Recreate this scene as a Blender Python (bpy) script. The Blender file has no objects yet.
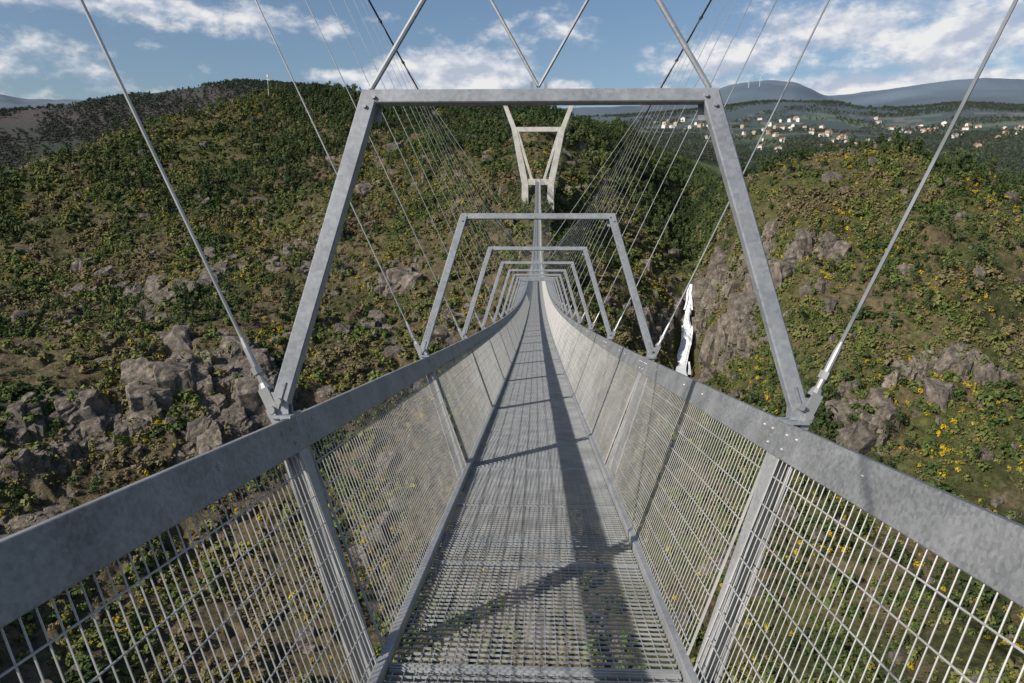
import bpy, math, random
import numpy as np
from mathutils import Vector, Matrix
random.seed(7); rng=np.random.default_rng(7)
scene=bpy.context.scene
scene.view_settings.view_transform='Standard'
scene.view_settings.look='None'
scene.view_settings.exposure=0

# ------------------------------------------------------------------ camera maths
F=683.0; CX=512.0; CY=341.5
P=math.atan(146.5/F)          # pitch down
PSI=math.radians(2.12)        # yaw to the left of the bridge axis
def ray(px,py):
    X=(np.asarray(px,float)-CX)/F; Y=-(np.asarray(py,float)-CY)/F
    fy=math.cos(P)+Y*math.sin(P); fz=-math.sin(P)+Y*math.cos(P)
    az=np.arctan2(X,fy)-PSI
    return az, fz/np.hypot(X,fy)
def project(x,y,z):
    c,s=math.cos(PSI),math.sin(PSI)
    xc=x*c+y*s; yf=-x*s+y*c
    dep=yf*math.cos(P)-z*math.sin(P); up=yf*math.sin(P)+z*math.cos(P)
    dep=np.where(dep<1e-3,1e-3,dep)
    return CX+F*xc/dep, CY-F*up/dep

# ------------------------------------------------------------------ noise
def _h(ix,iy,seed):
    n=(ix.astype(np.int64)*374761393+iy.astype(np.int64)*668265263+seed*974711)&0x7fffffff
    n=((n^(n>>13))*1274126177)&0x7fffffff
    return ((n^(n>>16))&0xffff)/65535.0
def vn(x,y,seed=0):
    ix=np.floor(x);iy=np.floor(y);fx=x-ix;fy=y-iy
    fx=fx*fx*(3-2*fx);fy=fy*fy*(3-2*fy)
    a=_h(ix,iy,seed);b=_h(ix+1,iy,seed);c=_h(ix,iy+1,seed);d=_h(ix+1,iy+1,seed)
    return (a*(1-fx)+b*fx)*(1-fy)+(c*(1-fx)+d*fx)*fy
def fbm(x,y,sc,oct=4,seed=0,ridged=False):
    o=np.zeros_like(x);amp=1;tot=0
    xx=x/sc;yy=y/sc
    for i in range(oct):
        n=vn(xx+13.7*i,yy-7.3*i,seed+i*17)
        if ridged: n=1-np.abs(2*n-1)
        o+=amp*n;tot+=amp;amp*=.5
        xx,yy=(xx*1.6-yy*1.2),(xx*1.2+yy*1.6)
    return o/tot
def sstep(a,b,x):
    t=np.clip((x-a)/(b-a),0,1);return t*t*(3-2*t)

# ------------------------------------------------------------------ materials
def new_mat(name):
    m=bpy.data.materials.new(name);m.use_nodes=True
    nt=m.node_tree;b=nt.nodes['Principled BSDF'];return m,nt,b
def N(nt,t,**kw):
    n=nt.nodes.new(t)
    for k,v in kw.items(): setattr(n,k,v)
    return n
def ramp(nt,stops,interp='LINEAR'):
    r=nt.nodes.new('ShaderNodeValToRGB');r.color_ramp.interpolation=interp
    e=r.color_ramp.elements
    while len(e)<len(stops): e.new(0.5)
    for i,(p,c) in enumerate(stops):
        e[i].position=p;e[i].color=(c[0],c[1],c[2],1)
    return r
def steel(name,lo,hi,rough=.45,metal=.2,sp=60,fine=True):
    m,nt,b=new_mat(name);L=nt.links.new
    tc=N(nt,'ShaderNodeTexCoord')
    if not fine:
        n=N(nt,'ShaderNodeTexNoise');n.inputs['Scale'].default_value=4;n.inputs['Detail'].default_value=3
        L(tc.outputs['Object'],n.inputs['Vector'])
        r=ramp(nt,[(.3,lo),(.7,hi)]);L(n.outputs[0],r.inputs[0]);L(r.outputs[0],b.inputs['Base Color'])
        b.inputs['Metallic'].default_value=metal;b.inputs['Roughness'].default_value=rough;return m
    v=N(nt,'ShaderNodeTexVoronoi');v.inputs['Scale'].default_value=sp
    n=N(nt,'ShaderNodeTexNoise');n.inputs['Scale'].default_value=4;n.inputs['Detail'].default_value=7
    n2=N(nt,'ShaderNodeTexNoise');n2.inputs['Scale'].default_value=60;n2.inputs['Detail'].default_value=3
    for q in (v,n,n2): L(tc.outputs['Object'],q.inputs['Vector'])
    sx=N(nt,'ShaderNodeSeparateColor');L(v.outputs['Color'],sx.inputs[0])
    a=N(nt,'ShaderNodeMath',operation='MULTIPLY');a.inputs[1].default_value=.25;L(sx.outputs[0],a.inputs[0])
    c=N(nt,'ShaderNodeMath',operation='MULTIPLY_ADD');c.inputs[1].default_value=.9;L(n.outputs[0],c.inputs[0]);L(a.outputs[0],c.inputs[2])
    d=N(nt,'ShaderNodeMath',operation='MULTIPLY_ADD');d.inputs[1].default_value=.35;L(n2.outputs[0],d.inputs[0]);L(c.outputs[0],d.inputs[2])
    r=ramp(nt,[(.35,lo),(1.0,hi)]);L(d.outputs[0],r.inputs[0]);L(r.outputs[0],b.inputs['Base Color'])
    b.inputs['Metallic'].default_value=metal
    rr=N(nt,'ShaderNodeMapRange');rr.inputs[3].default_value=rough-.05;rr.inputs[4].default_value=rough+.15
    L(d.outputs[0],rr.inputs[0]);L(rr.outputs[0],b.inputs['Roughness'])
    return m
M_steel=steel('galvanised_steel',(.20,.205,.21),(.39,.395,.395))
M_rail=steel('galvanised_rail',(.105,.11,.115),(.31,.315,.32),sp=75)
M_frame=steel('galvanised_frame',(.16,.172,.19),(.33,.345,.365),sp=55)
M_grate=steel('grating_steel',(.27,.278,.285),(.42,.43,.435),metal=.2,fine=False)
M_wire=steel('mesh_wire',(.34,.335,.315),(.50,.49,.465),metal=.1,fine=False)
M_cable=steel('hanger_wire',(.20,.21,.21),(.32,.33,.33),metal=.3,fine=False)
M_dark=steel('main_cable_dark',(.05,.055,.06),(.10,.105,.11),metal=.3,fine=False)
M_bolt=steel('bolt_steel',(.26,.26,.26),(.42,.42,.42),metal=.4,fine=False)
def simple(name,lo,hi,scale=3,rough=.8):
    m,nt,b=new_mat(name);L=nt.links.new
    tc=N(nt,'ShaderNodeTexCoord');n=N(nt,'ShaderNodeTexNoise');n.inputs['Scale'].default_value=scale;n.inputs['Detail'].default_value=6
    L(tc.outputs['Object'],n.inputs['Vector'])
    r=ramp(nt,[(.3,lo),(.7,hi)]);L(n.outputs[0],r.inputs[0]);L(r.outputs[0],b.inputs['Base Color']);b.inputs['Roughness'].default_value=rough
    return m
M_conc=simple('pale_concrete',(.42,.40,.36),(.60,.575,.53),.4)
M_wall=simple('house_plaster',(.6,.57,.5),(.78,.76,.7),.5)
M_wall2=simple('house_plaster_ochre',(.45,.36,.25),(.55,.45,.33),.5)
M_roof=simple('terracotta_roof',(.24,.10,.06),(.34,.16,.10),1.5)
M_win=simple('window_dark',(.03,.035,.04),(.06,.065,.07),3,.2)
M_trunk=simple('tree_bark',(.06,.045,.03),(.12,.09,.06),4)

# ------------------------------------------------------------------ mesh builder
class MB:
    def __init__(s): s.v=[];s.f=[];s.m=[]
    def add(s,vs,fs,mi=0):
        o=len(s.v);s.v+= [tuple(v) for v in vs];s.f+=[tuple(i+o for i in f) for f in fs];s.m+=[mi]*len(fs)
    def box(s,p0,p1,w,h,up=(0,0,1),mi=0):
        p0=Vector(p0);p1=Vector(p1);d=(p1-p0).normalized();u=Vector(up)
        u=(u-d*u.dot(d)).normalized();r=d.cross(u)
        vs=[p+r*(w/2*a)+u*(h/2*b) for p in(p0,p1) for a,b in((-1,-1),(1,-1),(1,1),(-1,1))]
        s.add(vs,[(0,1,2,3),(7,6,5,4),(0,4,5,1),(1,5,6,2),(2,6,7,3),(3,7,4,0)],mi)
    def bbox(s,p0,p1,w,h,up=(0,0,1),mi=0,bv=.006):
        p0=Vector(p0);p1=Vector(p1);d=(p1-p0).normalized();u=Vector(up)
        u=(u-d*u.dot(d)).normalized();r=d.cross(u);W=w/2;H=h/2
        pr=[(-W+bv,-H),(W-bv,-H),(W,-H+bv),(W,H-bv),(W-bv,H),(-W+bv,H),(-W,H-bv),(-W,-H+bv)]
        vs=[p+r*a+u*b for p in(p0,p1) for a,b in pr]
        s.add(vs,[tuple(range(8)),tuple(range(15,7,-1))]+[(i,i+8,(i+1)%8+8,(i+1)%8) for i in range(8)],mi)
    def cyl(s,p0,p1,r0,r1=None,n=6,mi=0,caps=True):
        r1=r0 if r1 is None else r1
        p0=Vector(p0);p1=Vector(p1);d=(p1-p0).normalized()
        u=d.orthogonal().normalized();w=d.cross(u);vs=[]
        for p,r in((p0,r0),(p1,r1)):
            for i in range(n):
                a=2*math.pi*i/n;vs.append(p+u*(r*math.cos(a))+w*(r*math.sin(a)))
        fs=[(i,(i+1)%n,(i+1)%n+n,i+n) for i in range(n)]
        if caps: fs+=[tuple(range(n-1,-1,-1)),tuple(range(n,2*n))]
        s.add(vs,fs,mi)
    def mesh(s,name,mats,smooth=False):
        me=bpy.data.meshes.new(name);me.from_pydata(s.v,[],s.f)
        for m in mats: me.materials.append(m)
        me.polygons.foreach_set('material_index',s.m)
        if smooth: me.polygons.foreach_set('use_smooth',[True]*len(s.f))
        me.update();return me
def obj(name,me,parent=None,mat=None,coll=None):
    o=bpy.data.objects.new(name,me);(coll or scene.collection).objects.link(o)
    if parent: o.parent=parent
    if mat is not None: o.matrix_local=mat
    return o

# ------------------------------------------------------------------ bridge profile
ALPHA=P-math.atan(29.5/F); m0=math.tan(ALPHA); Y_END=330.0; a0=.195/Y_END
EYE=1.63; ML=3.9
slope=lambda y:-m0+2*a0*y
p=(-EYE*math.sin(ALPHA)+3.05*math.cos(ALPHA), -EYE*math.cos(ALPHA)-3.05*math.sin(ALPHA))
NF=84;NB=14
nodes={0:p}
for k in range(0,NF):
    y,z=nodes[k];t=math.atan(slope(y+ML/2));nodes[k+1]=(y+ML*math.cos(t),z+ML*math.sin(t))
for k in range(0,-NB,-1):
    y,z=nodes[k];t=math.atan(slope(y-ML/2));nodes[k-1]=(y-ML*math.cos(t),z-ML*math.sin(t))
bridge=bpy.data.objects.new('suspension_footbridge',None);scene.collection.objects.link(bridge)

W=.69
def grate(lod):
    g=MB();sp=.050 if lod==0 else .16
    nt_=int(ML/sp)
    for i in range(nt_):
        y=.03+i*(ML-.06)/(nt_-1)
        g.box((-W+.03,y,-.0055),(W-.03,y,-.0055),.0048 if lod==0 else .016,.011 if lod==0 else .045)
    nl=25 if lod==0 else 9
    for i in range(nl):
        x=-W+.05+i*(2*W-.1)/(nl-1)
        g.box((x,.01,-.0080),(x,ML-.01,-.0080),.0042 if lod==0 else .012,.008)
    for y in (.012,ML/3,2*ML/3,ML-.012):
        g.box((-W+.03,y,-.012),(W-.03,y,-.012),.009,.030)
    return g.mesh('deck_grating',[M_grate])
me_grate=[grate(0),grate(1)]
s=MB()
for sx in(-1,1):
    s.bbox((sx*(W+.002),.004,.012),(sx*(W+.002),ML-.004,.012),.045,.075,bv=.004)
    s.box((sx*(W+.03),.004,-.075),(sx*(W+.03),ML-.004,-.075),.01,.10)
for y in(.0,ML/2):
    s.box((-W+.0,y,-.085),(W-.0,y,-.085),.07,.10)
me_string=s.mesh('deck_beams',[M_steel])
q=MB()
for sx in(-1,1):
    A=Vector((sx*.706,0,-.13));B=Vector((sx*1.062,0,1.005));d=(B-A).normalized()
    n=Vector((sx*d.z,0,-sx*d.x))
    q.bbox(A-n*.004,B-n*.004,.130,.012,up=n,bv=.003)
    q.box(A+n*.034,B+n*.034,.010,.063,up=n)
    q.bbox(A+n*.070,B+n*.070,.11,.012,up=n,bv=.003)
    for t in(.03,.09):
        c=A+d*(t+.20)-n*.010
        for yy in(-.035,.035): q.cyl(c+Vector((0,yy,0)),c-n*.008+Vector((0,yy,0)),.010,.008,8,1)
me_post=q.mesh('railing_posts',[M_steel,M_bolt])
r=MB()
for sx in(-1,1):
    A=Vector((sx*1.050,0,1.003));B=Vector((sx*1.100,0,1.152));d=(B-A).normalized();n=Vector((sx*d.z,0,-sx*d.x))
    C=(A+B)/2
    y0,y1=.003,ML-.003
    r.bbox(C+Vector((0,y0,0)),C+Vector((0,y1,0)),.009,(B-A).length,up=d,bv=.003)
    T=B+n*.038-d*.005;r.bbox(T+Vector((0,y0,0)),T+Vector((0,y1,0)),.066,.009,up=d,bv=.003)
    T=A+n*.038+d*.005;r.bbox(T+Vector((0,y0,0)),T+Vector((0,y1,0)),.066,.009,up=d,bv=.002)
    for y,off in ((.09,.03),(.20,.03),(.09,-.035),(ML*.36,.02),(ML*.5,.02),(ML*.80,.02),(ML-.20,.03),(ML-.09,.03),(ML-.09,-.035)):
        c=C+d*off+Vector((0,y,0))-n*.004
        r.cyl(c,c-n*.003,.014,.014,12,1);r.cyl(c-n*.003,c-n*.010,.009,.005,10,1)
me_rail=r.mesh('handrail',[M_rail,M_bolt])
def infill(lod):
    w=MB()
    for sx in(-1,1):
        A=Vector((sx*.708,0,.05));B=Vector((sx*1.055,0,1.004));d=(B-A).normalized()
        n=Vector((sx*d.z,0,-sx*d.x));k=int(ML/(.048 if lod==0 else .15))
        for i in range(k):
            y=.075+i*(ML-.15)/(k-1)
            w.cyl(A+Vector((0,y,0)),B+Vector((0,y,0)),.0026 if lod==0 else .0085,n=5 if lod==0 else 3,caps=False)
        m_=8 if lod==0 else 4
        for i in range(m_):
            c=A.lerp(B,(i+.35)/m_)-n*.0060
            w.cyl(c+Vector((0,.066,0)),c+Vector((0,ML-.066,0)),.0032 if lod==0 else .007,n=6 if lod==0 else 3,caps=False)
        for y in(.070,ML-.070):
            w.box(A+Vector((0,y,0)),B+Vector((0,y,0)),.006,.012,up=n)
    return w.mesh('wire_mesh_infill',[M_wire])
me_mesh=[infill(0),infill(1)]
f=MB()
zt=2.565
for sx in(-1,1):
    A=Vector((sx*1.155,0,1.215));B=Vector((sx*.742,0,zt+.012));d=(B-A).normalized()
    f.bbox(A,B,.062,.074,up=(1,0,0),bv=.006)
    f.box(A-d*.03,A+d*.10,.074,.014,up=(1,0,0))
    f.box((sx*1.135,0,1.150),(sx*1.135,0,1.163),.14,.09,up=(1,0,0))
    for yy in(-.024,.024): f.box((sx*1.150,yy,1.163),(sx*1.158,yy,1.265),.012,.075,up=(1,0,0))
    f.cyl((sx*1.15,-.060,1.225),(sx*1.15,.060,1.225),.015,n=10,mi=1)
    f.cyl((sx*1.185,-.055,1.185),(sx*1.185,.055,1.185),.019,n=10,mi=1)
    hd=Vector((sx*.47,0,1)).normalized();S=Vector((sx*1.182,0,1.180))
    for yy in(-.028,.028):
        f.box(S-hd*.03+Vector((0,yy,0)),S+hd*.11+Vector((0,yy,0)),.013,.046,up=(1,0,0),mi=1)
        f.box(S+Vector((sx*.012,yy*1.6,.01)),S-hd*.13+Vector((0,yy*1.6,0)),.013,.034,up=(1,0,0),mi=1)
    f.cyl(S-hd*.12+Vector((0,-.06,0)),S-hd*.12+Vector((0,.06,0)),.014,n=10,mi=1)
    f.cyl(S+hd*.095,S+hd*.135,.034,.022,n=10,mi=1)
    f.cyl(S+hd*.135,S+hd*.31,.015,.015,n=10,mi=1)
    f.cyl(S+hd*.18,S+hd*.215,.024,.024,n=6,mi=1)
    f.cyl(S+hd*.31,S+hd*.36,.015,.009,n=10,mi=1)
    f.box((sx*.70,.034,zt-.04),(sx*.785,.034,zt-.04),.007,.10,up=(0,0,1))
    for bx,bz in((.72,-.02),(.76,-.06)): f.cyl((sx*bx,-.030,zt+bz+.02),(sx*bx,-.042,zt+bz+.02),.009,.008,8,1)
f.bbox((-.775,0,zt+.005),(.775,0,zt+.005),.058,.058,bv=.005)
for x in(-.03,.03): f.box((x,0,zt+.030),(x,0,zt+.065),.05,.012,up=(1,0,0))
me_frame=f.mesh('portal_frame',[M_frame,M_bolt])

mats={}
for k in range(-NB,NF):
    y,z=nodes[k];t=math.atan2(nodes[k+1][1]-z,nodes[k+1][0]-y)
    M=Matrix.Translation((0,y,z))@Matrix.Rotation(t,4,'X');mats[k]=M
    lod=1 if (k>=16 or k<-6) else 0
    for nm,me in(('deck_grating',me_grate[lod]),('deck_beams',me_string),('railing_posts',me_post),('handrail',me_rail),('wire_mesh_infill',me_mesh[lod]),('portal_frame',me_frame)):
        obj(nm,me,bridge,M)
YM=m0/(2*a0)
def cz(y): return 4.2+.00090*(y-YM)**2
def main_pt(sx,y,M):
    zc=cz(y);return M@Vector((sx*(1.2+.47*(zc-1.2)),0,zc))
mc=MB();hg=MB();tie=MB()
for sx in(-1,1):
    prev=None
    for k in range(-NB,NF):
        M=mats[k];y=nodes[k][0];T=main_pt(sx,y,M)
        if prev is not None: mc.cyl(prev,T,.045,n=8,caps=False)
        prev=T
        base=M@Vector((sx*1.182,0,1.180));d0=(T-base).normalized()
        hg.cyl(base+d0*.3,T,.0085,n=6,caps=False)
        mc.cyl(T-Vector((0,.15,0)),T+Vector((0,.15,0)),.075,n=8)
        if k%9==0:
            tie.cyl(M@Vector((sx*.74,0,zt+.04)),main_pt(-sx,y,M),.0125,n=8)
            tie.cyl(M@Vector((0,0,zt+.05)),T,.0075,n=6)
    yE,zE=nodes[NF]
    top=Vector((sx*15.6,yE,zE+34.5))
    mc.cyl(prev,top,.05,n=8,caps=False);mc.cyl(top,(sx*22,yE+62,zE+6),.06,n=8,caps=False)
obj('main_cables',mc.mesh('main_cables',[M_dark]),bridge)
obj('hanger_cables',hg.mesh('hanger_cables',[M_cable]),bridge)
obj('cross_ties',tie.mesh('cross_ties',[M_frame]),bridge)
yE,zE=nodes[NF];zE-=.2
t=MB()
def taper(p0,p1,w0,w1,dp0,dp1):
    p0=Vector(p0);p1=Vector(p1);vs=[]
    for p_,w_,d_ in((p0,w0,dp0),(p1,w1,dp1)):
        vs+=[p_+Vector((a*w_/2,b*d_/2,0)) for a,b in((-1,-1),(1,-1),(1,1),(-1,1))]
    t.add(vs,[(0,3,2,1),(4,5,6,7),(0,1,5,4),(1,2,6,5),(2,3,7,6),(3,0,4,7)])
for sx in(-1,1):
    taper((sx*11.0,yE,zE+23.3),(sx*15.6,yE,zE+35.0),2.4,2.0,3,2.6)
    taper((sx*6.0,yE,zE-1.0),(sx*11.0,yE,zE+23.35),3.1,2.45,3.05,3.05)
    taper((sx*6.0,yE,zE-.9),(sx*6.0,yE+0,zE-22),3.0,3.4,3,3)
    taper((sx*2.9,yE,zE+1.0),(sx*9.6,yE,zE+22.6),1.3,1.3,2.6,2.6)
    taper((sx*15.0,yE,zE+34.9),(sx*15.6,yE,zE+36.0),3.0,2.0,3.4,3.0)
taper((0,yE,zE+22.3),(0,yE,zE+24.4),21.4,22.2,2.7,2.7)
taper((0,yE,zE-1.6),(0,yE,zE+1.2),9.2,9.2,2.7,2.7)
pyl=obj('concrete_pylon',t.mesh('concrete_pylon',[M_conc]))
bv=pyl.modifiers.new('b','BEVEL');bv.width=.12;bv.segments=2

# ------------------------------------------------------------------ terrain
rows=[]
XS=[-500,0,140,270,400,540,620,690,740,800,880,960,1024,1500]
def row(ys,rs): rows.append([(x,y,r) for x,y,r in zip(XS,ys,rs)])
row([800]*14,[118,115,113,112,110,108,108,110,112,115,117,118,118,122])
row([683]*14,[150,147,145,143,140,138,138,142,146,150,152,153,155,160])
row([540]*14,[205,200,195,190,185,180,182,188,192,200,205,205,210,220])
row([420]*14,[270,250,236,226,222,222,228,250,240,235,240,245,250,280])
row([350,345,340,345,348,350,355,378,345,345,345,345,345,350],[320,290,272,262,260,262,280,335,285,265,270,275,290,330])
row([300,290,280,270,265,262,270,287,285,270,260,265,270,280],[430,400,380,365,330,300,335,372,330,305,315,320,330,430])
row([245,228,200,180,180,193,215,240,208,190,180,200,215,230],[520,480,490,500,440,338,400,455,365,355,370,370,380,500])
row([195,183,128,97,108,122,132,200,186,161,142,158,172,190],[580,540,620,680,650,560,590,590,400,400,420,410,420,560])
row([240,230,175,135,135,140,142,170,215,200,185,190,205,230],[760,700,800,850,820,750,780,850,520,550,600,600,600,750])
row([240,225,215,180,155,150,146,156,163,163,163,163,165,180],[1200]*14)
rows.append([(-500,104,1800),(0,113,1800),(60,108,1800),(100,101,1800),(180,90,1800),(240,83,1800),(330,90,1800),(400,112,1800),(540,132,1700),(620,136,1650),(690,145,1600),(740,150,1600),(800,148,1600),(880,150,1600),(960,147,1600),(1024,150,1600),(1500,150,1600)])
rows.append([(-500,150,2600),(0,150,2600),(240,140,2600),(400,140,2500),(540,132,2500),(690,129,2500),(800,124,2500),(880,131,2500),(960,126,2500),(1024,122,2500),(1500,120,2500)])
rows.append([(-500,130,4200),(0,125,4200),(240,125,4200),(540,122,4200),(690,112,4200),(760,104,4200),(830,102,4200),(900,108,4200),(960,103,4200),(1024,108,4200),(1500,110,4200)])
rows.append([(-500,118,5200),(0,118,5200),(600,118,5200),(690,116,5200),(760,114,5200),(850,112,5200),(900,110,5200),(960,108,5200),(1024,108,5200),(1500,110,5200)])
rows.append([(-500,98,9000),(0,101,9000),(25,106,9000),(240,110,9000),(600,110,9000),(680,106,9000),(705,96,9000),(735,89,9000),(765,87,9000),(795,89,9000),(812,97,9000),(825,103,9000),(860,100,9000),(895,94,9000),(920,90,9000),(950,86,9000),(985,85,9000),(1024,87,9000),(1060,90,9000),(1500,94,9000)])
A=np.concatenate([np.linspace(-180,-46,50)[:-1],np.linspace(-46,46,950),np.linspace(46,180,50)[1:]])*math.pi/180
RN=[np.full(A.size,.5),np.full(A.size,60.)];ZN=[np.full(A.size,-172.),np.full(A.size,-165.)]
def smooth(v,n):
    k=np.hanning(n+2)[1:-1];k/=k.sum();return np.convolve(np.pad(v,n//2,mode='edge'),k,'valid')[:v.size]
for i,rw in enumerate(rows):
    rw=np.array(rw);az,tn=ray(rw[:,0],rw[:,1]);o=np.argsort(az)
    tt=np.interp(A,az[o],tn[o]);rr=np.exp(np.interp(A,az[o],np.log(rw[o,2])))
    n=25 if i<10 else 13
    tt=smooth(tt,n);rr=smooth(rr,n)
    RN.append(rr);ZN.append(tt*rr)
RN.append(np.full(A.size,12500.));ZN.append(np.full(A.size,200.))
RN.append(np.full(A.size,40000.));ZN.append(np.full(A.size,-200.))
RN=np.array(RN);ZN=np.array(ZN);K=RN.shape[0]
dl=np.diff(ZN,axis=0)/np.diff(RN,axis=0)
sl=np.zeros_like(ZN);same=dl[1:]*dl[:-1]>0
sl[1:-1]=np.where(same,2*dl[1:]*dl[:-1]/np.where(same,dl[1:]+dl[:-1],1),0)
cnt=[3,6,32,44,60,66,64,56,56,30,20,34,26,24,12,30,4,3]
cnt=cnt[:K-1]+[4]*(K-1-len(cnt))
R=[];Z=[]
for k in range(K-1):
    for j in range(cnt[k]):
        s_=j/cnt[k];h=RN[k+1]-RN[k]
        r_=RN[k]+h*s_
        z_=(2*s_**3-3*s_**2+1)*ZN[k]+(s_**3-2*s_**2+s_)*h*sl[k]+(-2*s_**3+3*s_**2)*ZN[k+1]+(s_**3-s_**2)*h*sl[k+1]
        R.append(r_);Z.append(z_)
R.append(RN[-1]);Z.append(ZN[-1])
R=np.array(R);Z=np.array(Z);AZ=np.broadcast_to(A,R.shape)
X=R*np.sin(AZ);Y=R*np.cos(AZ)
near=1-sstep(700,1000,R)
PX0,PY0=project(X,Y,Z)
def blob(cx,cy,sx,sy): return np.exp(-((PX0-cx)/sx)**2-((PY0-cy)/sy)**2)
infront=(Y>0)
rock=(.80*blob(90,430,130,55)+1.0*blob(215,375,55,32)+.5*blob(270,420,50,40)+1.15*blob(728,325,42,65)+.8*blob(925,212,30,16)+.8*blob(795,250,60,45)
      +.9*blob(850,415,70,45)+.6*blob(940,350,60,35)+.6*blob(600,330,45,60)+.6*blob(420,330,80,70)+.6*blob(170,290,110,35)+.8*blob(50,520,90,50)+.7*blob(655,320,20,60)+.35*blob(60,220,70,40)+.4*blob(330,270,60,40)+.5*blob(900,520,120,60)+.4*blob(540,600,300,80))*infront
rn=fbm(X,Y,26,3,3);rn2=fbm(X,Y,9,3,7)
rockm=sstep(.65,.81,rock*.32+rn*.46+rn2*.44)*(1-sstep(480,640,R))*(R>125)
amp=np.minimum(R*.012,7)*sstep(60,130,R)
fold=1-sstep(430,620,R)*.6
Z=Z+(fbm(X,Y,85,5,11)-.5)*2.6*amp*near
Z=Z+(fbm(X,Y,120,4,15,True)-.60)*4.8*amp*near*fold
Z=Z+(fbm(X,Y,900,5,21)-.5)*(R*.010)*(1-near)*(1-sstep(6000,9000,R)*.4)
Z=Z+(fbm(X,Y,1500,5,25,True)-.6)*90*sstep(4500,8000,R)*(1-sstep(9000,12500,R))
rid=fbm(X,Y,26,4,31,True);blk=fbm(X+rid*9,Y,8,3,41)
H_=9.0
fz=(Z+(fbm(X,Y,30,3,35)-.5)*22+(blk-.5)*9)/H_
fr=fz-np.floor(fz)
terr=H_*(sstep(.34,.52,fr)-fr)
gen=.32*near*(R>130)
Z=Z+np.maximum(rockm,gen)*terr*.95
st=np.floor(blk*8)/8
Z=Z+rockm*((rid-.5)*6+(st-.4)*8)
Z=Z+(fbm(X,Y,9,3,51)-.5)*2.0*near
PX,PY=project(X,Y,Z)
nr,na=R.shape
def mixc(a,b,t): return a*(1-t[...,None])+np.array(b)*t[...,None]
n1=fbm(X,Y,60,5,61);n2=fbm(X,Y,14,4,71);n3=fbm(X,Y,250,4,81)
C=np.empty(R.shape+(3,));C[:]=(.060,.066,.025)
C=mixc(C,(.092,.094,.034),sstep(.42,.62,n1))
C=mixc(C,(.135,.104,.060),sstep(.45,.59,n2*.6+n1*.2+n3*.2)*.85)
lowleft=sstep(260,400,PY)*(PX<620)*infront
C=mixc(C,(.142,.106,.068),lowleft*.65)
gr=fbm(X,Y,4,3,91);gr2=fbm(X,Y,22,3,95)
rc=np.array((.24,.20,.16))*(.20+.95*gr[...,None]+.5*gr2[...,None])
C=C*(1-rockm[...,None])+rc*rockm[...,None]
far=sstep(750,1000,R)
fcol=np.empty(R.shape+(3,));fcol[:]=(.036,.050,.024)
fp=fbm(X,Y,140,4,101);fq=fbm(X,Y,420,3,111)
plain=(PX>640)*(R<3200)
fcol=mixc(fcol,(.10,.13,.05),sstep(.54,.60,fp)*plain)
fcol=mixc(fcol,(.15,.135,.09),sstep(.64,.68,fbm(X,Y,90,3,121))*plain)
fcol=mixc(fcol,(.080,.060,.048),sstep(.42,.54,fq)*(PX<420)*.95)
fcol=fcol*(.6+.8*fbm(X,Y,500,5,115))[...,None]
C=C*(1-far[...,None])+fcol*far[...,None]
haze_tint=1-np.exp(-np.maximum(R-1000,0)/6000)
haze_tint=np.minimum(haze_tint,.66)
C=mixc(C,(.18,.23,.31),haze_tint)  # distance haze painted into the ground colour, bluer with range
C=C*np.where(R>4600,(.65+.7*fbm(X,Y,700,5,117)),1)[...,None]
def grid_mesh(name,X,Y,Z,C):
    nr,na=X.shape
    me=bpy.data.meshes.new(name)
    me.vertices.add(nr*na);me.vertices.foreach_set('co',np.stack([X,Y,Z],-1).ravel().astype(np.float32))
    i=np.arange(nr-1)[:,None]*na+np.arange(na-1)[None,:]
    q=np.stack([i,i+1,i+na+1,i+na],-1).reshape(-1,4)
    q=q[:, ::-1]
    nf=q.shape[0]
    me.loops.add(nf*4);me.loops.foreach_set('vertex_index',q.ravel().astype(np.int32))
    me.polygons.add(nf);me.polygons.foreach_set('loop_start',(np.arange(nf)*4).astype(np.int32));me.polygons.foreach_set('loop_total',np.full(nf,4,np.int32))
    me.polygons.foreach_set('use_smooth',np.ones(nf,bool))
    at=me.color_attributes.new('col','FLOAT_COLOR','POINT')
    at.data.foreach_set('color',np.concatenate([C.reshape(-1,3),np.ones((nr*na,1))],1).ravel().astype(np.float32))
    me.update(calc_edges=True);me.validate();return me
M_ter,nt,b=new_mat('hillside_ground');L=nt.links.new
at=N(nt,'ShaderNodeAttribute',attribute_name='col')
tc=N(nt,'ShaderNodeTexCoord')
na_=N(nt,'ShaderNodeTexNoise');na_.inputs['Scale'].default_value=.55;na_.inputs['Detail'].default_value=6;na_.inputs['Roughness'].default_value=.7
L(tc.outputs['Object'],na_.inputs['Vector'])
mr=N(nt,'ShaderNodeMapRange');mr.inputs[1].default_value=.3;mr.inputs[2].default_value=.7;mr.inputs[3].default_value=.35;mr.inputs[4].default_value=1.5
L(na_.outputs[0],mr.inputs[0])
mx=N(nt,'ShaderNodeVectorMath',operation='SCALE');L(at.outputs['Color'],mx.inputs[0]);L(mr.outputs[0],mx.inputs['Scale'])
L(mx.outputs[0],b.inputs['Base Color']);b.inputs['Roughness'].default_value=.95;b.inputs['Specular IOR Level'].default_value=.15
bp=N(nt,'ShaderNodeBump');bp.inputs['Strength'].default_value=.9;bp.inputs['Distance'].default_value=1.5;L(na_.outputs[0],bp.inputs['Height']);L(bp.outputs[0],b.inputs['Normal'])
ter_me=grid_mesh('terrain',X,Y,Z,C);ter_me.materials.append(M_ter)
terrain=obj('hills_terrain',ter_me)

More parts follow.
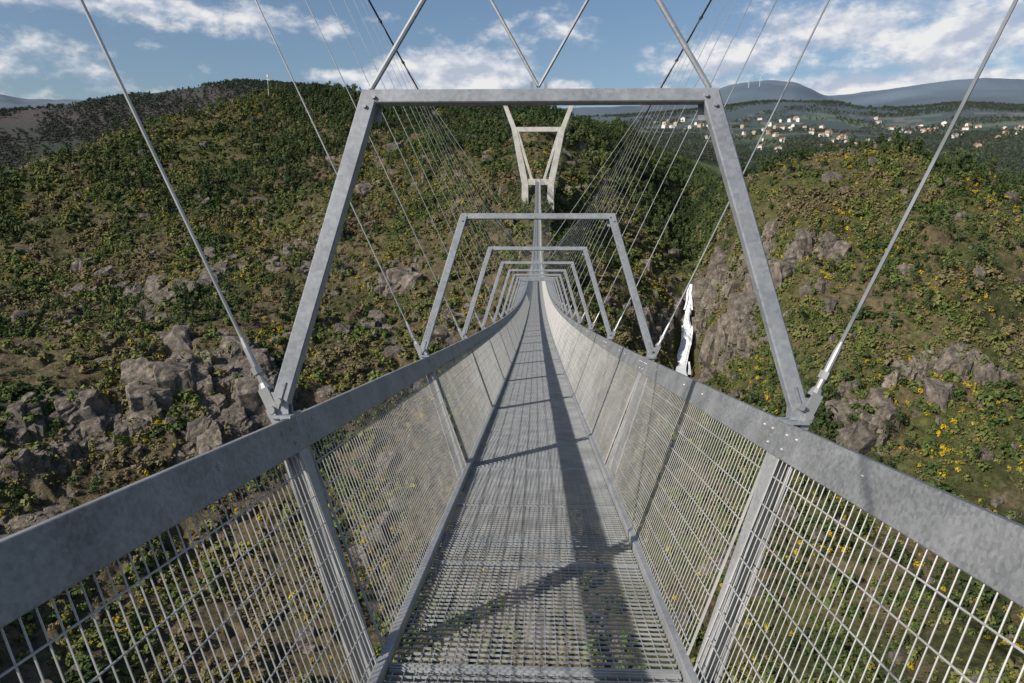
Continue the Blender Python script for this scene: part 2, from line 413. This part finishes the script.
# ------------------------------------------------------------------ scatter helpers
def leafmat(name,stops,amt=.14):
    m,nt,b=new_mat(name);L=nt.links.new
    at=N(nt,'ShaderNodeAttribute',attribute_name='tint',attribute_type='INSTANCER')
    tc=N(nt,'ShaderNodeTexCoord');n=N(nt,'ShaderNodeTexNoise');n.inputs['Scale'].default_value=2.8;n.inputs['Detail'].default_value=1;L(tc.outputs['Object'],n.inputs['Vector'])
    ad=N(nt,'ShaderNodeMath',operation='MULTIPLY_ADD');ad.inputs[1].default_value=amt;L(n.outputs[0],ad.inputs[0]);L(at.outputs['Fac'],ad.inputs[2])
    sb=N(nt,'ShaderNodeMath',operation='SUBTRACT');sb.inputs[1].default_value=amt/2;L(ad.outputs[0],sb.inputs[0])
    r=ramp(nt,stops);L(sb.outputs[0],r.inputs[0]);L(r.outputs[0],b.inputs['Base Color'])
    b.inputs['Roughness'].default_value=.8;b.inputs['Specular IOR Level'].default_value=.2
    return m
M_shrub=leafmat('shrub_leaves',[(0,(.034,.052,.016)),(.22,(.058,.086,.024)),(.42,(.112,.138,.036)),(.56,(.165,.165,.050)),(.68,(.155,.122,.065)),(.78,(.15,.128,.065)),(.86,(.14,.14,.04)),(.92,(.44,.31,.02)),(1,(.50,.36,.02))],.34)
M_tree=leafmat('tree_leaves',[(0,(.030,.050,.018)),(.4,(.054,.084,.027)),(.7,(.088,.118,.036)),(1,(.13,.155,.05))])
M_fartree=leafmat('far_tree_leaves',[(0,(.046,.062,.044)),(.5,(.062,.082,.056)),(1,(.090,.115,.07))])  # aerial haze put into the leaf colour of distant trees
M_rock,nt,b=new_mat('granite');L=nt.links.new
tc=N(nt,'ShaderNodeTexCoord');n=N(nt,'ShaderNodeTexNoise');n.inputs['Scale'].default_value=1.6;n.inputs['Detail'].default_value=7;n.inputs['Roughness'].default_value=.78
L(tc.outputs['Object'],n.inputs['Vector'])
at=N(nt,'ShaderNodeAttribute',attribute_name='tint',attribute_type='INSTANCER')
r=ramp(nt,[(.34,(.038,.031,.024)),(.5,(.145,.12,.094)),(.68,(.31,.27,.22))]);L(n.outputs[0],r.inputs[0])
mr=N(nt,'ShaderNodeMapRange');mr.inputs[3].default_value=.5;mr.inputs[4].default_value=1.35;L(at.outputs['Fac'],mr.inputs[0])
mx=N(nt,'ShaderNodeVectorMath',operation='SCALE');L(r.outputs[0],mx.inputs[0]);L(mr.outputs[0],mx.inputs['Scale'])
L(mx.outputs[0],b.inputs['Base Color']);b.inputs['Roughness'].default_value=.9
bp=N(nt,'ShaderNodeBump');bp.inputs['Strength'].default_value=.9;bp.inputs['Distance'].default_value=.4;L(n.outputs[0],bp.inputs['Height']);L(bp.outputs[0],b.inputs['Normal'])

def src_coll(name,meshes):
    c=bpy.data.collections.new(name)
    for i,me in enumerate(meshes):
        o=bpy.data.objects.new('%s_%02d'%(name,i),me);c.objects.link(o)
    return c
def shrub_mesh(i):
    rg=random.Random(100+i);b=MB()
    lob=[(rg.uniform(-.45,.45),rg.uniform(-.45,.45),rg.uniform(.15,.7),rg.uniform(.35,.6)) for _ in range(5)]
    for j in range(60):
        cx,cy,cz_,cr=rg.choice(lob)
        th=rg.uniform(0,6.283);ph=math.acos(rg.uniform(-.2,1));rr=cr*rg.uniform(.7,1.05)
        d=Vector((math.sin(ph)*math.cos(th),math.sin(ph)*math.sin(th),math.cos(ph)*.95))
        c=Vector((cx,cy,cz_))+d*rr
        nrm=(d+Vector((rg.uniform(-.6,.6),rg.uniform(-.6,.6),rg.uniform(-.3,.7)))).normalized()
        u=nrm.orthogonal().normalized();v=nrm.cross(u);s_=rg.uniform(.11,.23)
        a_=rg.uniform(0,6.28);u,v=u*math.cos(a_)+v*math.sin(a_),v*math.cos(a_)-u*math.sin(a_)
        b.add([c-u*s_-v*s_*.5,c+u*s_-v*s_*.6,c+u*s_*.5+v*s_,c-u*s_*.6+v*s_*.8],[(0,1,2,3)])
    return b.mesh('shrub%d'%i,[M_shrub])
def tree_mesh(i,mat,conic=False):
    rg=random.Random(300+i);b=MB()
    b.cyl((0,0,-.1),(0.01,0,.55),.022,.012,6,0);b.cyl((.01,0,.55),(0,.01,.9),.012,.004,5,0)
    lob=[]
    for j in range(9):
        z=rg.uniform(.38,.92);rad=(.26*(1.05-z)+.03) if conic else .22*math.sin(min(1,(z-.2)/.75)*math.pi*.85)+.03
        th=rg.uniform(0,6.28);q_=rg.uniform(.3,1)
        c=Vector((math.cos(th)*rad*q_,math.sin(th)*rad*q_,z));lob.append((c,rg.uniform(.09,.16)*(1.0 if not conic else .8)))
        b.cyl((0,0,z-.14),c,.008,.003,4,0,False)
    for j in range(190):
        c0,cr=rg.choice(lob);d=Vector((rg.gauss(0,1),rg.gauss(0,1),rg.gauss(0,1)+.2)).normalized()
        c=c0+d*cr*rg.uniform(.6,1.08);nrm=(d+Vector((rg.uniform(-.6,.6),rg.uniform(-.6,.6),rg.uniform(-.2,.8)))).normalized()
        u=nrm.orthogonal().normalized();v=nrm.cross(u);s_=rg.uniform(.024,.050)
        a_=rg.uniform(0,6.28);u,v=u*math.cos(a_)+v*math.sin(a_),v*math.cos(a_)-u*math.sin(a_)
        b.add([c-u*s_-v*s_*.5,c+u*s_-v*s_*.6,c+u*s_*.5+v*s_,c-u*s_*.6+v*s_*.8],[(0,1,2,3)],1)
    return b.mesh('tree%d'%i,[M_trunk,mat])
def rock_mesh(i):
    import bmesh
    rg=random.Random(500+i);bm=bmesh.new();bmesh.ops.create_icosphere(bm,subdivisions=4,radius=1.25)
    pl=[]
    for a in (0,math.pi/2,math.pi,-math.pi/2):
        a+=rg.uniform(-.25,.25);pl.append((Vector((math.cos(a),math.sin(a),rg.uniform(-.1,.25))).normalized(),rg.uniform(.5,.9)))
    pl.append((Vector((rg.uniform(-.3,.3),rg.uniform(-.5,-.1),1)).normalized(),rg.uniform(.55,.85)))
    for _ in range(5):
        pl.append((Vector((rg.gauss(0,1),rg.gauss(0,1),rg.uniform(0,1))).normalized(),rg.uniform(.6,.95)))
    for v in bm.verts:
        for n_,d_ in pl:
            q_=v.co.dot(n_)
            if q_>d_: v.co-=n_*(q_-d_)
        a=math.sin(v.co.x*9+i)*math.sin(v.co.y*8+2*i)
        v.co*=1-.08*max(0,a)
        v.co+=Vector((rg.uniform(-1,1),rg.uniform(-1,1),rg.uniform(-1,1)))*.02
    me=bpy.data.meshes.new('rock%d'%i);bm.to_mesh(me);bm.free();me.materials.append(M_rock);return me
def scatter(name,pts,scl,idx,tint,coll,zs=None,tilt=.12,rz=6.28,wx=1.0):
    n=len(pts);me=bpy.data.meshes.new(name);me.vertices.add(n);me.vertices.foreach_set('co',pts.astype(np.float32).ravel())
    S=np.stack([scl*rng.uniform(.8,1.25,n)*wx,scl*rng.uniform(.8,1.25,n),scl*(zs if zs is not None else rng.uniform(.7,1.3,n))],-1)
    Rr=np.stack([rng.uniform(-tilt,tilt,n),rng.uniform(-tilt,tilt,n),rng.uniform(0,rz,n)],-1)
    for nm,tp,arr,key in(('scl','FLOAT_VECTOR',S,'vector'),('rot','FLOAT_VECTOR',Rr,'vector'),('tint','FLOAT',tint,'value'),('idx','INT',idx,'value')):
        a_=me.attributes.new(nm,tp,'POINT');a_.data.foreach_set(key,(arr.astype(np.int32) if tp=='INT' else arr.astype(np.float32)).ravel())
    o=obj(name,me)
    ng=bpy.data.node_groups.new(name,'GeometryNodeTree')
    ng.interface.new_socket('Geometry',in_out='INPUT',socket_type='NodeSocketGeometry');ng.interface.new_socket('Geometry',in_out='OUTPUT',socket_type='NodeSocketGeometry')
    gi=ng.nodes.new('NodeGroupInput');go=ng.nodes.new('NodeGroupOutput');ip=ng.nodes.new('GeometryNodeInstanceOnPoints');ci=ng.nodes.new('GeometryNodeCollectionInfo')
    ci.inputs['Collection'].default_value=coll;ci.inputs['Separate Children'].default_value=True;ci.inputs['Reset Children'].default_value=True
    def na(nm,tp):
        q_=ng.nodes.new('GeometryNodeInputNamedAttribute');q_.data_type=tp;q_.inputs['Name'].default_value=nm;return q_.outputs['Attribute']
    l=ng.links.new
    l(gi.outputs[0],ip.inputs['Points']);l(ci.outputs[0],ip.inputs['Instance']);ip.inputs['Pick Instance'].default_value=True
    l(na('idx','INT'),ip.inputs['Instance Index'])
    l(na('scl','FLOAT_VECTOR'),ip.inputs['Scale'])
    er=ng.nodes.new('FunctionNodeEulerToRotation');l(na('rot','FLOAT_VECTOR'),er.inputs[0]);l(er.outputs[0],ip.inputs['Rotation'])
    l(ip.outputs[0],go.inputs[0])
    md=o.modifiers.new('scatter','NODES');md.node_group=ng
    return o
V3=np.stack([X,Y,Z],-1)
e1=V3[1:,:-1]-V3[:-1,:-1];e2=V3[:-1,1:]-V3[:-1,:-1]
area=np.linalg.norm(np.cross(e1,e2),axis=-1)
cPX=PX[:-1,:-1];cPY=PY[:-1,:-1];cR=R[:-1,:-1];cA=AZ[:-1,:-1]
cX=X[:-1,:-1];cY=Y[:-1,:-1];crock=rockm[:-1,:-1]
tanv=(Z+ .03*R)/R
rm=np.maximum.accumulate(Z/R,axis=0)
seen=(tanv>=rm)[:-1,:-1]
vis=(np.abs(cA)<math.radians(43))*seen
def sample(wt,n):
    pmf=(wt*area).ravel();cs=np.cumsum(pmf);i=np.searchsorted(cs,rng.uniform(0,cs[-1],n))
    i=np.minimum(i,pmf.size-1);a_,b_=np.unravel_index(i,wt.shape)
    u=rng.uniform(0,1,n)[:,None];v=rng.uniform(0,1,n)[:,None]
    pt=V3[a_,b_]*(1-u)*(1-v)+V3[a_+1,b_]*u*(1-v)+V3[a_,b_+1]*(1-u)*v+V3[a_+1,b_+1]*u*v
    return pt,a_,b_
cforest=fbm(cX,cY,55,4,131)
forest=np.maximum.reduce([
  sstep(0,1,(170+ (cforest-.5)*160 -cPY)/20)*(cPX>215)*(cPX<700)*sstep(215,330,cPX),
  np.exp(-((cPX-655)/62)**2-((cPY-215)/70)**2)*1.2*(cforest>.40),
  np.exp(-((cPX-470)/90)**2-((cPY-200)/45)**2)*1.0*(cforest>.45),
  np.exp(-((cPX-1000)/45)**2-((cPY-165)/16)**2)*1.2,
  .5*np.exp(-((cPX-900)/60)**2-((cPY-150)/10)**2),
  .9*np.exp(-((cPX-310)/70)**2-((cPY-210)/50)**2)*(cforest>.5),
  .34*sstep(.50,.60,cforest),.03+0*cR])*(cR>200)*(cR<900)*(1-crock)*vis
wfall=((np.abs(cPX-685)<15)&(cPY>280)&(cPY<430)&(cR<420)).astype(float)
forest=np.clip(forest,0,1)*(1-wfall)
shrubs=src_coll('shrub_src',[shrub_mesh(i) for i in range(4)])
dens=fbm(cX,cY,10,3,141);d2=fbm(cX,cY,45,4,151)
wt=vis*(cR>120)*(cR<720)*(1-.74*crock)*(.15+.85*sstep(.41,.57,dens*.65+d2*.35))*(1-.6*forest)*(1-wfall)
wt=wt*np.where(cPY>500,.6,1)
pt,a_,b_=sample(wt,92000)
n=len(pt);tn=.41+(fbm(pt[:,0],pt[:,1],22,4,161)-.5)*1.4+(fbm(pt[:,0],pt[:,1],110,3,171)-.5)*.9+rng.normal(0,.13,n)
low=np.clip((cPY[a_,b_]-280)/160,0,1)*(cPX[a_,b_]<640)
tn=tn+.10*low
yl=fbm(pt[:,0],pt[:,1],26,3,181)
isy=(rng.uniform(0,1,n)<sstep(.50,.66,yl)*.32+.015);tn=np.where(isy,rng.uniform(.80,.96,n),np.clip(tn,0,.72))
sc=rng.lognormal(math.log(1.15),.45,n);sc=np.clip(sc,.4,3.6);sc=np.where(isy,np.minimum(sc,1.4),sc)
pt[:,2]-=.15
scatter('hillside_shrubs',pt,sc,rng.integers(0,4,n),tn,shrubs)
trees=src_coll('tree_src',[tree_mesh(i,M_tree,i in(1,3)) for i in range(5)])
pt,a_,b_=sample(forest,10000);n=len(pt)
tn=np.clip(.40+1.2*(fbm(pt[:,0],pt[:,1],40,3,191)-.5)+rng.normal(0,.16,n),0,1)
scatter('forest_trees',pt,rng.uniform(3.6,9.5,n)*np.where(cR[a_,b_]<380,.75,1.0),rng.integers(0,5,n),tn,trees,zs=rng.uniform(.9,1.25,n))
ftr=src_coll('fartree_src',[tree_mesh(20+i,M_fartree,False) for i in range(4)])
wf=vis*(cR>850)*(cR<5000)*(cPX>560)*sstep(.44,.58,fbm(cX,cY,160,4,201))/np.maximum(cR/1200,1)**1.2
pt,a_,b_=sample(wf,20000);n=len(pt)
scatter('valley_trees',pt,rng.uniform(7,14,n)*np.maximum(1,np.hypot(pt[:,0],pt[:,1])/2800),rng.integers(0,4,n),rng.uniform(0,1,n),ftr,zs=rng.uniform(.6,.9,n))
wf=vis*(cR>1150)*(cR<2000)*(cPX<460)*sstep(.44,.6,fbm(cX,cY,200,4,205))
pt,a_,b_=sample(wf,12000);n=len(pt)
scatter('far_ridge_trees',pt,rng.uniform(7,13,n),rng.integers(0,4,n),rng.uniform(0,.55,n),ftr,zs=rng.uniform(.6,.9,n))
rks=src_coll('rock_src',[rock_mesh(i) for i in range(7)])
wr=vis*(cR>125)*(cR<560)*(crock**1.2+.018)*(1-wfall)
pt,a_,b_=sample(wr,4600);n=len(pt)
sc=np.clip(rng.lognormal(math.log(1.45),.6,n),.4,6.0);pt[:,2]-=sc*.62
scatter('granite_outcrops',pt,sc,rng.integers(0,7,n),np.clip(.55*fbm(pt[:,0],pt[:,1],30,2,211)+.5*rng.uniform(0,1,n),0,1),rks,zs=rng.uniform(.9,1.8,n),tilt=.2,rz=.6,wx=1.35)

def pick(px,py,rmin,rmax):
    m=(R>rmin)&(R<rmax)&(np.abs(AZ)<1);d=(PX-px)**2+(PY-py)**2;d=np.where(m,d,1e12);i=np.unravel_index(np.argmin(d),d.shape)
    return Vector((X[i],Y[i],Z[i]))
# waterfall
M_wat,nt,b=new_mat('white_water');L=nt.links.new
tc=N(nt,'ShaderNodeTexCoord');mp=N(nt,'ShaderNodeMapping');mp.inputs['Scale'].default_value=(1.4,1.4,.15);n=N(nt,'ShaderNodeTexNoise');n.inputs['Scale'].default_value=1.5;n.inputs['Detail'].default_value=6
L(tc.outputs['Object'],mp.inputs[0]);L(mp.outputs[0],n.inputs['Vector']);r=ramp(nt,[(.34,(.38,.39,.40)),(.52,(.82,.84,.86))]);L(n.outputs[0],r.inputs[0]);L(r.outputs[0],b.inputs['Base Color']);b.inputs['Roughness'].default_value=.5
wf_=MB()
# the stream follows the gully bed: sample terrain columns, keep it on top of the highest nearby ground
path=[(691,288),(689,294),(690,303),(689,312),(686,322),(687,334),(686,346),(683,358),(682,366),(680,376),(678,392)]
pts=[]
for a,b_ in path:
    q_=pick(a,b_,310,400);az_,tn_=ray(a,b_);rr=math.hypot(q_.x,q_.y);pts.append(Vector((rr*math.sin(az_),rr*math.cos(az_),q_.z)))
fine=[]
for i in range(len(pts)-1):
    for j in range(6): fine.append(pts[i].lerp(pts[i+1],j/6))
for _ in range(6): fine=[fine[0]]+[(fine[i-1]+fine[i]*2+fine[i+1])/4 for i in range(1,len(fine)-1)]+[fine[-1]]
side=Vector((math.cos(.25),-math.sin(.25),0));out=Vector((-.25,-1,0)).normalized()
rgw=random.Random(4)
for strand,(off,wd) in enumerate(((0,1.5),(1.6,.6),(-1.4,.55),(.7,.8),(-2.6,.35),(2.8,.35))):
    vs=[];ph=rgw.uniform(0,6)
    for i,p_ in enumerate(fine):
        t_=i/len(fine);w_=wd*(.6+1.2*t_)*(.85+.22*math.sin(i*.45+ph))+.10
        c=p_+side*(off*(.25+1.2*t_)+.5*math.sin(i*.22+ph))+out*(4.2+.3*strand)+Vector((0,0,2.0))
        vs+=[c-side*w_,c+out*(.3*w_),c+side*w_]
    fs=[]
    for i in range(len(fine)-1):
        if strand>3 and (i//9)%2==0: continue
        for j in range(2): o_=i*3+j;fs.append((o_,o_+1,o_+4,o_+3))
    wf_.add(vs,fs)
obj('waterfall',wf_.mesh('waterfall',[M_wat],True))

# houses
def house_mesh(i):
    rg=random.Random(700+i);b=MB();w=rg.uniform(8,13);d=rg.uniform(7,10);h=rg.choice([3.2,5.8,6.2]);rh=rg.uniform(1.6,2.4)
    b.add([(-w/2,-d/2,-3),(w/2,-d/2,-3),(w/2,d/2,-3),(-w/2,d/2,-3),(-w/2,-d/2,h),(w/2,-d/2,h),(w/2,d/2,h),(-w/2,d/2,h),(-w/2,0,h+rh),(w/2,0,h+rh)],
          [(0,1,5,4),(1,2,6,9,5),(2,3,7,6),(3,0,4,8,7)],0)
    o=.5;zz=h-.25
    for s_ in(-1,1):
        b.add([(-w/2-o,s_*(d/2+o),zz),(w/2+o,s_*(d/2+o),zz),(w/2+o,0,h+rh+.1),(-w/2-o,0,h+rh+.1),(-w/2-o,s_*(d/2+o),zz+.2),(w/2+o,s_*(d/2+o),zz+.2),(w/2+o,0,h+rh+.3),(-w/2-o,0,h+rh+.3)],
              [(0,1,2,3),(4,5,6,7),(0,1,5,4),(1,2,6,5),(0,3,7,4)],1)
    b.box((w*.25,d*.15,h+.5),(w*.25,d*.15,h+rh+1),.7,.7,up=(1,0,0),mi=0)
    for fl in range(2 if h>4 else 1):
        for k in range(3):
            x=-w/2+w*(k+.5)/3
            for s_ in(-1,1):
                if fl==0 and k==1: b.box((x,s_*(d/2+.02),0),(x,s_*(d/2+.02),2.1),1.0,.06,up=(0,1,0),mi=2)
                else: b.box((x,s_*(d/2+.02),.9+fl*2.9),(x,s_*(d/2+.02),2.1+fl*2.9),1.1,.06,up=(0,1,0),mi=2)
        for s_ in(-1,1): b.box((s_*(w/2+.02),0,.9+fl*2.9),(s_*(w/2+.02),0,2.1+fl*2.9),.06,1.1,up=(0,1,0),mi=2)
    return b.mesh('village_house',[M_wall if i%4 else M_wall2,M_roof,M_win])
hm=[house_mesh(i) for i in range(8)]
rg=random.Random(9)
hp=[(664,128),(676,126),(690,129),(700,127),(712,131),(668,122),(655,124),(742,128),(776,136),(848,144),(858,146),(835,149),(822,147),(780,122),(795,120),(760,150),(778,152),(930,131)]
hp+=[(rg.gauss(cx,20),rg.gauss(cy,6)) for cx,cy in ((690,127),(730,132),(770,130),(820,136),(850,141),(890,132),(940,131),(970,134),(1010,134),(800,124)) for _ in range(7)]
for i,(a,b_) in enumerate(hp):
    p_=pick(a,min(max(b_,119),154),1150,3400);o=obj('village_house',hm[rg.randrange(8)]);s_=max(1,p_.length/2100)*rg.uniform(.85,1.3)
    o.location=p_+Vector((0,0,1.5));o.scale=(s_,s_,s_);o.rotation_euler=(0,0,rg.uniform(-1.5,1.5))
def turbine(px,py):
    p_=pick(px,py,6500,10000);b=MB();b.cyl((0,0,-10),(0,0,80),2.4,1.4,10);b.box((0,-4,81),(0,6,81),3.5,3.5)
    for k in range(3):
        a=k*2.094+px*.1;b.box((0,-6,81),(math.sin(a)*42,-6,81+math.cos(a)*42),2.2,1.0,up=(0,1,0))
    o=obj('wind_turbine',b.mesh('wind_turbine',[M_wall]));o.location=p_
for a in((748,87),(760,86),(985,84)): turbine(*a)
b=MB()
b.cyl((0,0,-2),(0,0,16),.35,.22,8);b.box((0,0,15),(0,0,17.5),1.2,1.2,up=(0,1,0));b.box((-1.2,0,13.5),(1.2,0,13.5),.2,.5);b.cyl((0,0,17),(0,0,20),.08,.04,6)
o=obj('antenna_mast',b.mesh('antenna_mast',[M_wall]));o.location=pick(269,96,600,760)

# ------------------------------------------------------------------ sky / sun
Ld=Vector((-1.4,-1.3,1.0));ca,sa=math.cos(ALPHA),math.sin(ALPHA)
Lw=Vector((Ld.x,Ld.y*ca+Ld.z*sa,-Ld.y*sa+Ld.z*ca)).normalized()
sun=bpy.data.lights.new('sun','SUN');sun.energy=5.0;sun.angle=math.radians(.5);sun.color=(1,.94,.85)
so=bpy.data.objects.new('sun',sun);scene.collection.objects.link(so);so.rotation_euler=Lw.to_track_quat('Z','Y').to_euler();so.location=(0,0,100)
wd=bpy.data.worlds.new('World');scene.world=wd;wd.use_nodes=True;nt=wd.node_tree;L=nt.links.new
bg=nt.nodes['Background'];bg.inputs['Strength'].default_value=.10
sk=N(nt,'ShaderNodeTexSky',sky_type='NISHITA');sk.sun_disc=False;sk.sun_elevation=math.asin(Lw.z);sk.sun_rotation=math.atan2(Lw.x,Lw.y)%(2*math.pi);sk.altitude=300;sk.air_density=1.1;sk.dust_density=1.8;sk.ozone_density=3.5
tc=N(nt,'ShaderNodeTexCoord');sx=N(nt,'ShaderNodeSeparateXYZ');L(tc.outputs['Generated'],sx.inputs[0])
def Mt(op,a,b_=None,c=None,clamp=False):
    q_=nt.nodes.new('ShaderNodeMath');q_.operation=op;q_.use_clamp=clamp
    for i,v in enumerate((a,b_,c)):
        if v is None: continue
        if isinstance(v,(int,float)): q_.inputs[i].default_value=v
        else: L(v,q_.inputs[i])
    return q_.outputs[0]
az=Mt('ARCTAN2',sx.outputs[0],sx.outputs[1]);el=Mt('ARCSINE',sx.outputs[2])
cl=[(385,82,55,11,1.4),(455,74,62,20,1.9),(565,88,32,8,1.2),(110,4,210,13,1.05),(535,28,90,18,.60),
    (740,55,75,20,1.25),(860,26,95,22,1.3),(980,36,90,26,1.35),(880,86,170,12,1.5),(720,88,50,10,1.0),
    (-250,40,200,40,1.0),(1400,10,260,50,1.0)]
acc=None
for (cx,cy,wx,wy,am) in cl:
    a0_,t0=ray(cx,cy);e0=math.atan(float(t0));a0_=float(a0_);sa_=wx/F*1.1;se=wy/F*1.1
    u=Mt('MULTIPLY',Mt('SUBTRACT',az,a0_),1/sa_);v=Mt('MULTIPLY',Mt('SUBTRACT',el,e0),1/se)
    g_=Mt('MULTIPLY',Mt('EXPONENT',Mt('MULTIPLY',Mt('MULTIPLY_ADD',u,u,Mt('MULTIPLY',v,v)),-1)),am)
    acc=g_ if acc is None else Mt('MAXIMUM',acc,g_)
cv=nt.nodes.new('ShaderNodeCombineXYZ');L(az,cv.inputs[0]);L(Mt('MULTIPLY',el,1.8),cv.inputs[1])
n1_=N(nt,'ShaderNodeTexNoise');n1_.noise_dimensions='2D';n1_.inputs['Scale'].default_value=15;n1_.inputs['Detail'].default_value=8;n1_.inputs['Roughness'].default_value=.6;L(cv.outputs[0],n1_.inputs['Vector'])
cv2=nt.nodes.new('ShaderNodeVectorMath');cv2.operation='ADD';cv2.inputs[1].default_value=(-.008,.022,0);L(cv.outputs[0],cv2.inputs[0])
n2_=N(nt,'ShaderNodeTexNoise');n2_.noise_dimensions='2D';n2_.inputs['Scale'].default_value=15;n2_.inputs['Detail'].default_value=3;L(cv2.outputs[0],n2_.inputs['Vector'])
dn=Mt('ADD',acc,Mt('MULTIPLY',Mt('SUBTRACT',n1_.outputs[0],.5),2.1))
ms=nt.nodes.new('ShaderNodeMapRange');ms.interpolation_type='SMOOTHSTEP';ms.inputs[1].default_value=.35;ms.inputs[2].default_value=1.15;ms.inputs[4].default_value=.92;L(dn,ms.inputs[0])
edge=Mt('SUBTRACT',n1_.outputs[0],n2_.outputs[0])
sh=nt.nodes.new('ShaderNodeMapRange');sh.inputs[1].default_value=-.12;sh.inputs[2].default_value=.12;L(edge,sh.inputs[0])
cr=ramp(nt,[(0,(4.8,5.3,6.4)),(.5,(6.6,6.9,7.6)),(1,(8.8,8.7,8.6))]);L(sh.outputs[0],cr.inputs[0])
mixn=nt.nodes.new('ShaderNodeMix');mixn.data_type='RGBA';L(ms.outputs[0],mixn.inputs[0]);L(sk.outputs[0],mixn.inputs[6]);L(cr.outputs[0],mixn.inputs[7])
L(mixn.outputs[2],bg.inputs['Color'])
try:
    wd.cycles.sampling_method='MANUAL';wd.cycles.sample_map_resolution=256
except Exception as e: print(e)

# ------------------------------------------------------------------ camera
cam=bpy.data.cameras.new('camera');cam.sensor_width=36;cam.lens=F*36/1024;cam.clip_start=.05;cam.clip_end=60000
co=bpy.data.objects.new('camera',cam);scene.collection.objects.link(co);co.location=(0,0,0)
co.rotation_euler=(math.pi/2-P,0,PSI);scene.camera=co
